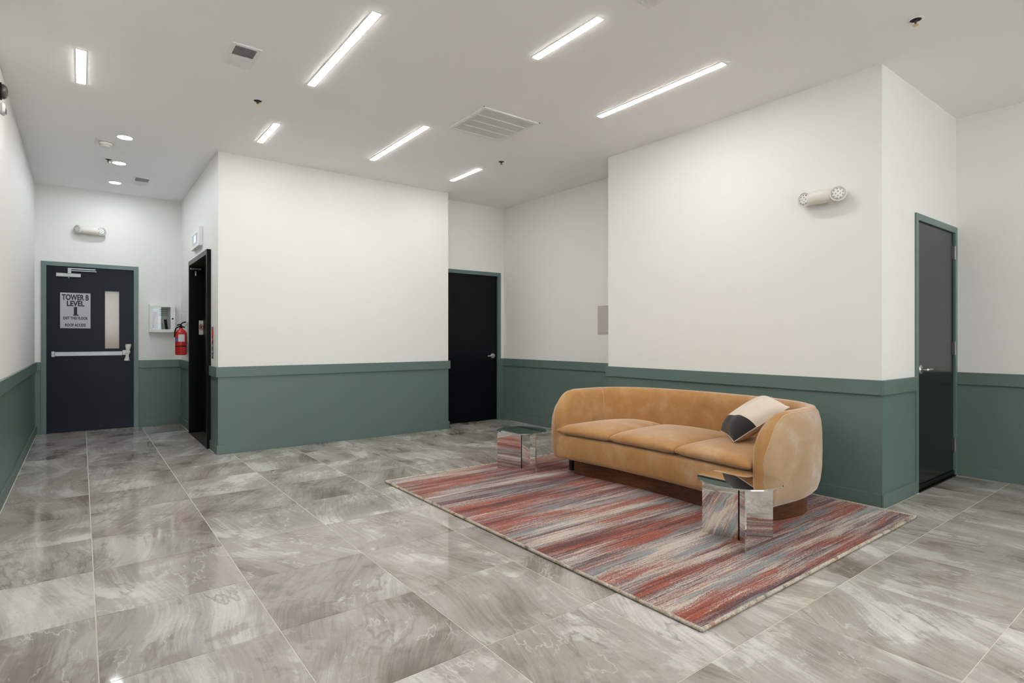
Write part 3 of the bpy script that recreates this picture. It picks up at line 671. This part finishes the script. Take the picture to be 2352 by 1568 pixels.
def sprinkler(x, y, label):
    t = thing('sprinkler', label, 'sprinkler', (x, y, CEIL), 'ceiling sprinklers')
    part('escutcheon', MB().lathe((x, y, CEIL), (0, 0, -1), [(0.044, 0), (0.043, 0.004), (0.031, 0.005), (0.030, 0.001)], 28), 'whitemetal', t, True)
    part('recess_disc', MB().lathe((x, y, CEIL), (0, 0, -1), [(0.030, 0.0), (0.030, 0.0025), (0, 0.0025)], 24), 'matt', t)  # flat black disc paints in the dark of the recess
    part('head', MB().lathe((x, y, CEIL), (0, 0, -1), [(0.010, 0.002), (0.010, 0.014), (0.006, 0.018), (0.004, 0.03), (0.006, 0.032)], 12), 'dark', t, True)
    part('deflector', MB().lathe((x, y, CEIL - 0.033), (0, 0, -1), [(0.016, 0), (0.016, 0.002)], 16), 'brass', t)
    for sx in (-1, 1): part('frame_arm', MB().tube([(x + sx * 0.010, y, CEIL - 0.012), (x + sx * 0.012, y, CEIL - 0.022), (x, y, CEIL - 0.033)], 0.002, 6), 'dark', t)
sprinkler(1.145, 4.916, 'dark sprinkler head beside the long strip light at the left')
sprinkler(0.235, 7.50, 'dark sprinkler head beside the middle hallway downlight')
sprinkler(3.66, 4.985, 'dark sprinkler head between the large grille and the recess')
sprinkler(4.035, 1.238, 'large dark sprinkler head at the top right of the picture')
t = thing('smoke_detector', 'white smoke detector on the hallway ceiling', 'detector', (0.19, 6.87, CEIL))
part('base', MB().box(0.105, 0.275, 6.785, 6.955, CEIL - 0.006, CEIL - 0.0002, 0.002), 'whitemetal', t)
part('dome', MB().lathe((0.19, 6.87, CEIL - 0.006), (0, 0, -1), [(0.055, 0), (0.056, 0.012), (0.046, 0.024), (0.044, 0.030), (0.03, 0.040), (0, 0.042)], 28), 'plastic', t, True)
part('slot_ring', MB().lathe((0.19, 6.87, CEIL - 0.0305), (0, 0, -1), [(0.048, 0), (0.048, 0.003)], 28), 'duct', t)
def register(x0, x1, y0, y1, label):
    t = thing('ceiling_vent', label, 'vent', ((x0 + x1) / 2, (y0 + y1) / 2, CEIL), 'ceiling vents'); f = 0.026; z0, z1 = CEIL - 0.007, CEIL - 0.0002
    mb = MB().box(x0, x0 + f, y0, y1, z0, z1).box(x1 - f, x1, y0, y1, z0, z1).box(x0 + f, x1 - f, y0, y0 + f, z0, z1).box(x0 + f, x1 - f, y1 - f, y1, z0, z1)
    part('frame', mb, 'whitemetal', t)
    part('duct', MB().box(x0 + f, x1 - f, y0 + f, y1 - f, CEIL - 0.0012, CEIL - 0.0004), 'duct', t)
    ymid = (y0 + y1) / 2
    part('divider', MB().box(x0 + f, x1 - f, ymid - 0.004, ymid + 0.004, CEIL - 0.008, CEIL - 0.0012), 'whitemetal', t)
    n = 10
    for half, (a, b, tilt) in enumerate(((y0 + f, ymid - 0.004, 1), (ymid + 0.004, y1 - f, -1))):
        sp = (b - a) / n
        for k in range(n):
            yc = a + sp * (k + 0.5); m = MB().box(x0 + f, x1 - f, -0.0062, 0.0062, -0.0004, 0.0004)
            m.xf(Matrix.Translation((0, yc, CEIL - 0.0052)) @ Matrix.Rotation(tilt * 0.62, 4, 'X'))
            part('slat', m, 'whitemetal', t)
    part('damper_lever', MB().box((x0 + x1) / 2 - 0.004, (x0 + x1) / 2 + 0.004, y1 - f - 0.004, y1 - f + 0.01, CEIL - 0.016, CEIL - 0.007), 'whitemetal', t)
register(0.785, 0.970, 4.035, 4.378, 'small white ceiling vent left of the long strip light')
register(0.495, 0.685, 8.10, 8.505, 'small white ceiling vent far down the hallway')
register(2.46, 2.65, 1.79, 2.145, 'white ceiling vent cut by the top edge of the picture')
# large return grille
gx0, gx1, gy0, gy1 = 2.68, 3.268, 3.885, 4.47
t = thing('return_grille', 'large square white return air grille on the ceiling', 'vent', ((gx0 + gx1) / 2, (gy0 + gy1) / 2, CEIL)); f = 0.028; z0, z1 = CEIL - 0.012, CEIL - 0.0002
part('frame', MB().box(gx0, gx0 + f, gy0, gy1, z0, z1, 0.002).box(gx1 - f, gx1, gy0, gy1, z0, z1, 0.002).box(gx0 + f, gx1 - f, gy0, gy0 + f, z0, z1, 0.002).box(gx0 + f, gx1 - f, gy1 - f, gy1, z0, z1, 0.002), 'whitemetal', t)
part('duct', MB().box(gx0 + f, gx1 - f, gy0 + f, gy1 - f, CEIL - 0.0015, CEIL - 0.0004), 'whitemetal', t)
bay = (gy1 - gy0 - 2 * f) / 4
for k in range(4):
    ya = gy0 + f + bay * k
    if k: part('divider', MB().box(gx0 + f, gx1 - f, ya - 0.005, ya + 0.005, CEIL - 0.0125, CEIL - 0.0015), 'whitemetal', t)
    m = MB(); n = 46
    for q in range(n):
        xx = gx0 + f + (gx1 - gx0 - 2 * f) * (q + 0.5) / n
        m.box(xx - 0.0030, xx + 0.0030, ya + 0.006, ya + bay - 0.006, CEIL - 0.0095, CEIL - 0.0085)
    part('louvre_panel', m, 'whitemetal', t)['kind'] = 'stuff'
for x, y in ((gx0 - 0.006, gy0 - 0.004), (gx1 + 0.01, gy0 - 0.002)):
    part('clip', MB().box(x - 0.006, x + 0.006, y - 0.006, y + 0.006, CEIL - 0.006, CEIL - 0.0002), 'alu', t)

# ------------------------------------------------------------------ rug
RX0, RX1, RY0, RY1, RZ = 2.016, 4.436, 1.362, 4.368, 0.014
rg = thing('area_rug', 'rust, cream and grey-blue streaked rug under the sofa', 'rug', ((RX0 + RX1) / 2, (RY0 + RY1) / 2, 0))
rows = []
for i in range(41):
    rows.append([(RX0 + (RX1 - RX0) * i / 40, RY0 + (RY1 - RY0) * j / 48, RZ + 0.0008 * math.sin(i * 1.7 + j * 0.9)) for j in range(49)])
m = MB(); m.grid(rows)
ed = [e for e in m.bm.edges if e.is_boundary]; r = bmesh.ops.extrude_edge_only(m.bm, edges=ed)
for v in r['geom']:
    if isinstance(v, bmesh.types.BMVert): v.co.z = 0.0006
part('pile', m, 'rug', rg)
def bind(p, q):
    p, q = Vector(p), Vector(q); L = (q - p).length; n = int(L / 0.006)
    return MB().tube([p + (q - p) * k / n for k in range(n + 1)], [0.0085 + (0.0016 if k % 2 else 0) for k in range(n + 1)], 7)
for p, q in (((RX0, RY0, 0.0104), (RX1, RY0, 0.0104)), ((RX0, RY0, 0.0104), (RX0, RY1, 0.0104)), ((RX0, RY1, 0.0104), (RX1, RY1, 0.0104)), ((RX1, RY0, 0.0104), (RX1, RY1, 0.0104))):
    part('binding', bind(p, q), 'bind', rg, True)

# ------------------------------------------------------------------ sofa
YC = 2.80; ZR = RZ + 0.001; ZB, ZT = 0.145, 0.698
sf = thing('sofa', 'camel velvet curved sofa on a walnut plinth', 'sofa', (3.85, YC, ZR))
half = [(3.335, -0.965), (3.44, -0.972), (3.56, -0.985), (3.75, -0.992), (3.97, -0.955), (4.14, -0.835), (4.245, -0.62), (4.295, -0.32), (4.315, 0.0)]
ctrl = half + [(x, -y * 0.962) for x, y in half[-2::-1]]
def catmull(P, n):
    out = []
    for i in range(len(P) - 1):
        p0 = Vector(P[max(i - 1, 0)]); p1 = Vector(P[i]); p2 = Vector(P[i + 1]); p3 = Vector(P[min(i + 2, len(P) - 1)])
        for k in range(n):
            t = k / n; out.append(0.5 * ((2 * p1) + (-p0 + p2) * t + (2 * p0 - 5 * p1 + 4 * p2 - p3) * t * t + (-p0 + 3 * p1 - 3 * p2 + p3) * t ** 3))
    out.append(Vector(P[-1])); return out
raw = catmull(ctrl, 24)
cum = [0.0]
for a, b in zip(raw, raw[1:]): cum.append(cum[-1] + (b - a).length)
LEN = cum[-1]
def at(s):
    s = min(max(s, 0), LEN); i = 0
    lo, hi = 0, len(cum) - 1
    while hi - lo > 1:
        m_ = (lo + hi) // 2
        if cum[m_] <= s: lo = m_
        else: hi = m_
    t = (s - cum[lo]) / max(1e-9, cum[hi] - cum[lo]); p = raw[lo].lerp(raw[hi], t)
    d = (at_raw(s + 0.02) - at_raw(s - 0.02)).normalized(); return p, Vector((d.y, -d.x))
def at_raw(s):
    s = min(max(s, 0), LEN)
    for i in range(len(cum) - 1):
        if cum[i + 1] >= s:
            t = (s - cum[i]) / max(1e-9, cum[i + 1] - cum[i]); return raw[i].lerp(raw[i + 1], t)
    return raw[-1]
PROF = [(-0.045, 0.0), (-0.005, 0.0), (0.030, 0.010), (0.055, 0.038), (0.073, 0.095), (0.083, 0.18), (0.086, 0.30), (0.084, 0.42), (0.077, 0.50), (0.063, 0.555), (0.042, 0.583), (0.014, 0.594), (-0.018, 0.590), (-0.045, 0.572), (-0.062, 0.545), (-0.072, 0.50), (-0.077, 0.42), (-0.078, 0.30), (-0.076, 0.15), (-0.066, 0.03)]
def shell_ring(s, grow=0.0):
    d = min(s, LEN - s); p, n = at(s)
    RA = 0.25
    h = 0.40 + (ZT - 0.40) * math.sqrt(max(0, 1 - (max(0, RA - d) / RA) ** 2)) if d < RA else ZT
    wv = 1.0
    RC = 0.045
    if d < RC: wv = 0.25 + 0.75 * math.sqrt(max(0, 1 - ((RC - d) / RC) ** 2))
    bz = 0.0
    if d < RC: bz = 0.02 * (1 - math.sqrt(max(0, 1 - ((RC - d) / RC) ** 2)))
    k = (h - ZB) / (ZT - ZB)
    return [(p.x + n.x * (a * wv + grow), p.y + n.y * (a * wv + grow) + YC, ZB + bz + z * k * (1 - bz / 0.6)) for a, z in PROF]
ss = [0, 0.003, 0.008, 0.015, 0.025, 0.035, 0.045, 0.06, 0.08, 0.10, 0.13, 0.16, 0.20, 0.25]
ss = ss + [0.25 + (LEN - 0.5) * k / 110 for k in range(1, 110)] + [LEN - s for s in ss[::-1]]
m = MB(); m.grid([shell_ring(s) for s in ss], close_v=True, cap=True)
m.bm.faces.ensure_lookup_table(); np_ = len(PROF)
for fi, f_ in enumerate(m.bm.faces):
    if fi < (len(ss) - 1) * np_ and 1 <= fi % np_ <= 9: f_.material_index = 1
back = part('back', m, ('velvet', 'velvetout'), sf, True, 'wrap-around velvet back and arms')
# piping along the outer ridge of the arms and back, and the inner seams
pts = []
for s in ss[1:-1]:
    r_ = shell_ring(s); pts.append(Vector(r_[10]))
part('piping', MB().tube(pts, 0.0028, 6), 'piping', back, True)
for s in (0.56, LEN - 0.56):
    r_ = shell_ring(s); part('seam', MB().tube([Vector(q) for q in r_[11:18]], 0.0022, 6), 'piping', back, True)
# seat base with a concave front
def xfront(dy): return 3.405 - 0.082 * dy * dy
def crescent(x_in, half_len, n=40, back_in=0.03):
    fr_ = []; 
    for k in range(n + 1):
        dy = -half_len + 2 * half_len * k / n; fr_.append((xfront(dy) + x_in, YC + dy))
    bk_ = [(p.x - 0.0, p.y + YC) for p in raw[::6] if p.x > 3.62 and abs(p.y) < half_len]
    return fr_ + bk_[::-1]
ZS = 0.352
m = MB()
outl = crescent(0.0, 0.90)
def inset(poly, d):
    n = len(poly); out = []
    for i in range(n):
        a, b, c = Vector(poly[i - 1]), Vector(poly[i]), Vector(poly[(i + 1) % n])
        e1 = (b - a).normalized(); e2 = (c - b).normalized(); nn = Vector((-(e1.y + e2.y), e1.x + e2.x))
        if nn.length < 1e-6: nn = Vector((-e1.y, e1.x))
        nn.normalize(); out.append(b + nn * d)
    return out
ar = sum(outl[i - 1][0] * outl[i][1] - outl[i][0] * outl[i - 1][1] for i in range(len(outl))); sg_ = 1 if ar > 0 else -1
rows = []
for d, z in ((0.05, ZB), (0.018, ZB + 0.003), (0.005, ZB + 0.016), (0.0, ZB + 0.04), (0.0, ZS - 0.03), (0.004, ZS - 0.012), (0.016, ZS - 0.002), (0.05, ZS)):
    rows.append([(v.x, v.y, z) for v in inset(outl, sg_ * d)])
m.grid(rows, close_v=True, cap=True)
part('seat_base', m, 'velvet', sf, True, 'velvet front panel below the cushions', 50)
# plinth
pf = [(3.507 - 0.112 * (dy * dy), YC + dy) for dy in [-0.80 + 1.6 * k / 30 for k in range(31)]]
nearend_ = [(3.53, YC - 0.895), (3.62, YC - 0.93), (3.74, YC - 0.957), (3.87, YC - 0.968), (4.0, YC - 0.93), (4.11, YC - 0.82), (4.19, YC - 0.62), (4.23, YC - 0.3), (4.24, YC)]
nearend = [tuple(q) for q in catmull(nearend_, 5)]
pl = pf[::-1] + nearend + [(x, 2 * YC - y) for x, y in nearend[-2:12:-1]] + [(3.60, YC + 0.87)]
part('plinth', MB().prism(pl, ZR, ZB + 0.01), 'wood', sf, label='curved walnut plinth')
part('foot', MB().box(3.50, 3.535, YC + 0.90, YC + 0.935, ZR, ZB + 0.02), 'dark', sf)
# three seat cushions
def cushion(f0, b0, f1, b1, lab):
    """front / back dy of both sides"""
    n = 30; zm = ZS + 0.040; T_, B_ = [], []
    sp = lambda k: math.sin((k / n - 0.5) * PI) * 0.7 + (2 * k / n - 1) * 0.3
    rr = lambda a, p, q: max(0.0, 1 - abs(a) ** p) ** q
    for i in range(n + 1):
        u = sp(i); tr, br = [], []
        for j in range(n + 1):
            v = sp(j); tv = (v + 1) / 2; tu = (u + 1) / 2
            dy = (f0 + (f1 - f0) * tu) * (1 - tv) + (b0 + (b1 - b0) * tu) * tv
            xf_ = xfront(dy) - 0.014
            xb = 4.215 - 0.05 * dy * dy - max(0, abs(dy) - 0.60) ** 2 * 1.9
            q = rr(u, 9, 0.45) * rr(v, 10, 0.45); crown = 0.036 * rr(u, 2, 1) * rr(v, 2, 1)
            x = xf_ + (xb - xf_) * tv
            tr.append((x, YC + dy, zm + 0.048 * q + crown)); br.append((x, YC + dy, zm - 0.037 * q))
        T_.append(tr); B_.append(br)
    mb = MB(); mb.grid(T_); mb.grid(B_)
    bmesh.ops.remove_doubles(mb.bm, verts=mb.bm.verts, dist=0.0004)
    return part('seat_cushion', mb, 'velvet', sf, True, lab)
cushion(0.352, 0.432, 0.912, 0.80, 'seat cushion at the far end')
cushion(-0.275, -0.300, 0.346, 0.426, 'middle seat cushion')
cushion(-0.895, -0.84, -0.281, -0.306, 'seat cushion under the throw pillow')

# ------------------------------------------------------------------ throw pillow
pw = thing('throw_pillow', 'beige linen pillow with black corners leaning on the sofa arm', 'pillow', (3.75, 2.25, 0.44))
A, B, C_, D_ = Vector((3.885, 2.462, 0.496)), Vector((3.596, 2.174, 0.484)), Vector((3.862, 1.920, 0.730)), Vector((4.145, 2.197, 0.758))
N_ = (B - A).cross(D_ - A).normalized()
if N_.z < 0: N_ = -N_
rows_t, rows_b, uvs = [], [], []
n = 36
for i in range(n + 1):
    rt, rb = [], []
    for j in range(n + 1):
        u, v = 2 * i / n - 1, 2 * j / n - 1
        pin = 0.055
        uu = u * (1 - pin * (1 - v * v) * abs(u) ** 3); vv = v * (1 - pin * (1 - u * u) * abs(v) ** 3)
        th = 0.100 * (max(0, 1 - u ** 4) ** 0.62) * (max(0, 1 - v ** 4) ** 0.62)
        wr_ = 0.004 * math.sin(7 * u + 3 * v) * (1 - u * u) * (1 - v * v) - 0.012 * math.exp(-((u - 0.55) ** 2 + (v - 0.2) ** 2) * 9)
        a_, b_ = (uu + 1) / 2, (vv + 1) / 2
        c = A.lerp(B, a_).lerp(D_.lerp(C_, a_), b_)
        rt.append(c + N_ * (th + wr_)); rb.append(c - N_ * th * 0.62)
    rows_t.append(rt); rows_b.append(rb)
def pil(name, rows, mat, uvf=True):
    mb = MB(); mb.grid(rows); me = mb.mesh(name, mat, True, wloc(pw))
    uvl = me.uv_layers.new(name='UVMap')
    for pgn in me.polygons:
        for li in pgn.loop_indices:
            vi = me.loops[li].vertex_index; uvl.data[li].uv = ((vi // (n + 1)) / n, (vi % (n + 1)) / n)
    o = bpy.data.objects.new(name, me); link(o, pw); return o
f1 = pil('front_cover', rows_t, 'pillow'); f1['label'] = 'beige linen face with black corner patches'
f2 = pil('back_cover', rows_b, 'linenback')
ring = [rows_t[i][0] for i in range(n)] + [rows_t[n][j] for j in range(n)] + [rows_t[n - i][n] for i in range(n)] + [rows_t[0][n - j] for j in range(n)]
part('edging', MB().tube(ring, 0.0035, 6, True), 'edging', pw, True)

# ------------------------------------------------------------------ mirrored side tables
def side_table(cx, cy, angs, label, r, top):
    t = thing('side_table', label, 'table', (cx, cy, ZR), 'mirrored side tables')
    part('tabletop', MB().lathe((cx, cy, top - 0.008), (0, 0, 1), [(r - 0.001, 0), (r, 0.001), (r, 0.007), (r - 0.001, 0.008)], 64), 'mirror', t, False)
    for a in angs:
        R = Matrix.Translation((cx, cy, 0)) @ Matrix.Rotation(math.radians(a), 4, 'Z')
        part('base_panel', MB().box(0.008, 0.222, -0.004, 0.004, ZR, top - 0.008).xf(R), 'mirror', t)
    part('core', MB().cyl((cx, cy, ZR), (cx, cy, top - 0.009), 0.0065, 12), 'black', t)
side_table(3.078, 1.826, (102, 219, 335), 'mirrored round side table in front of the sofa arm by the pillow', 0.237, 0.373)
side_table(3.205, 4.05, (142, 266, 24), 'mirrored round side table at the far end of the sofa', 0.226, 0.364)
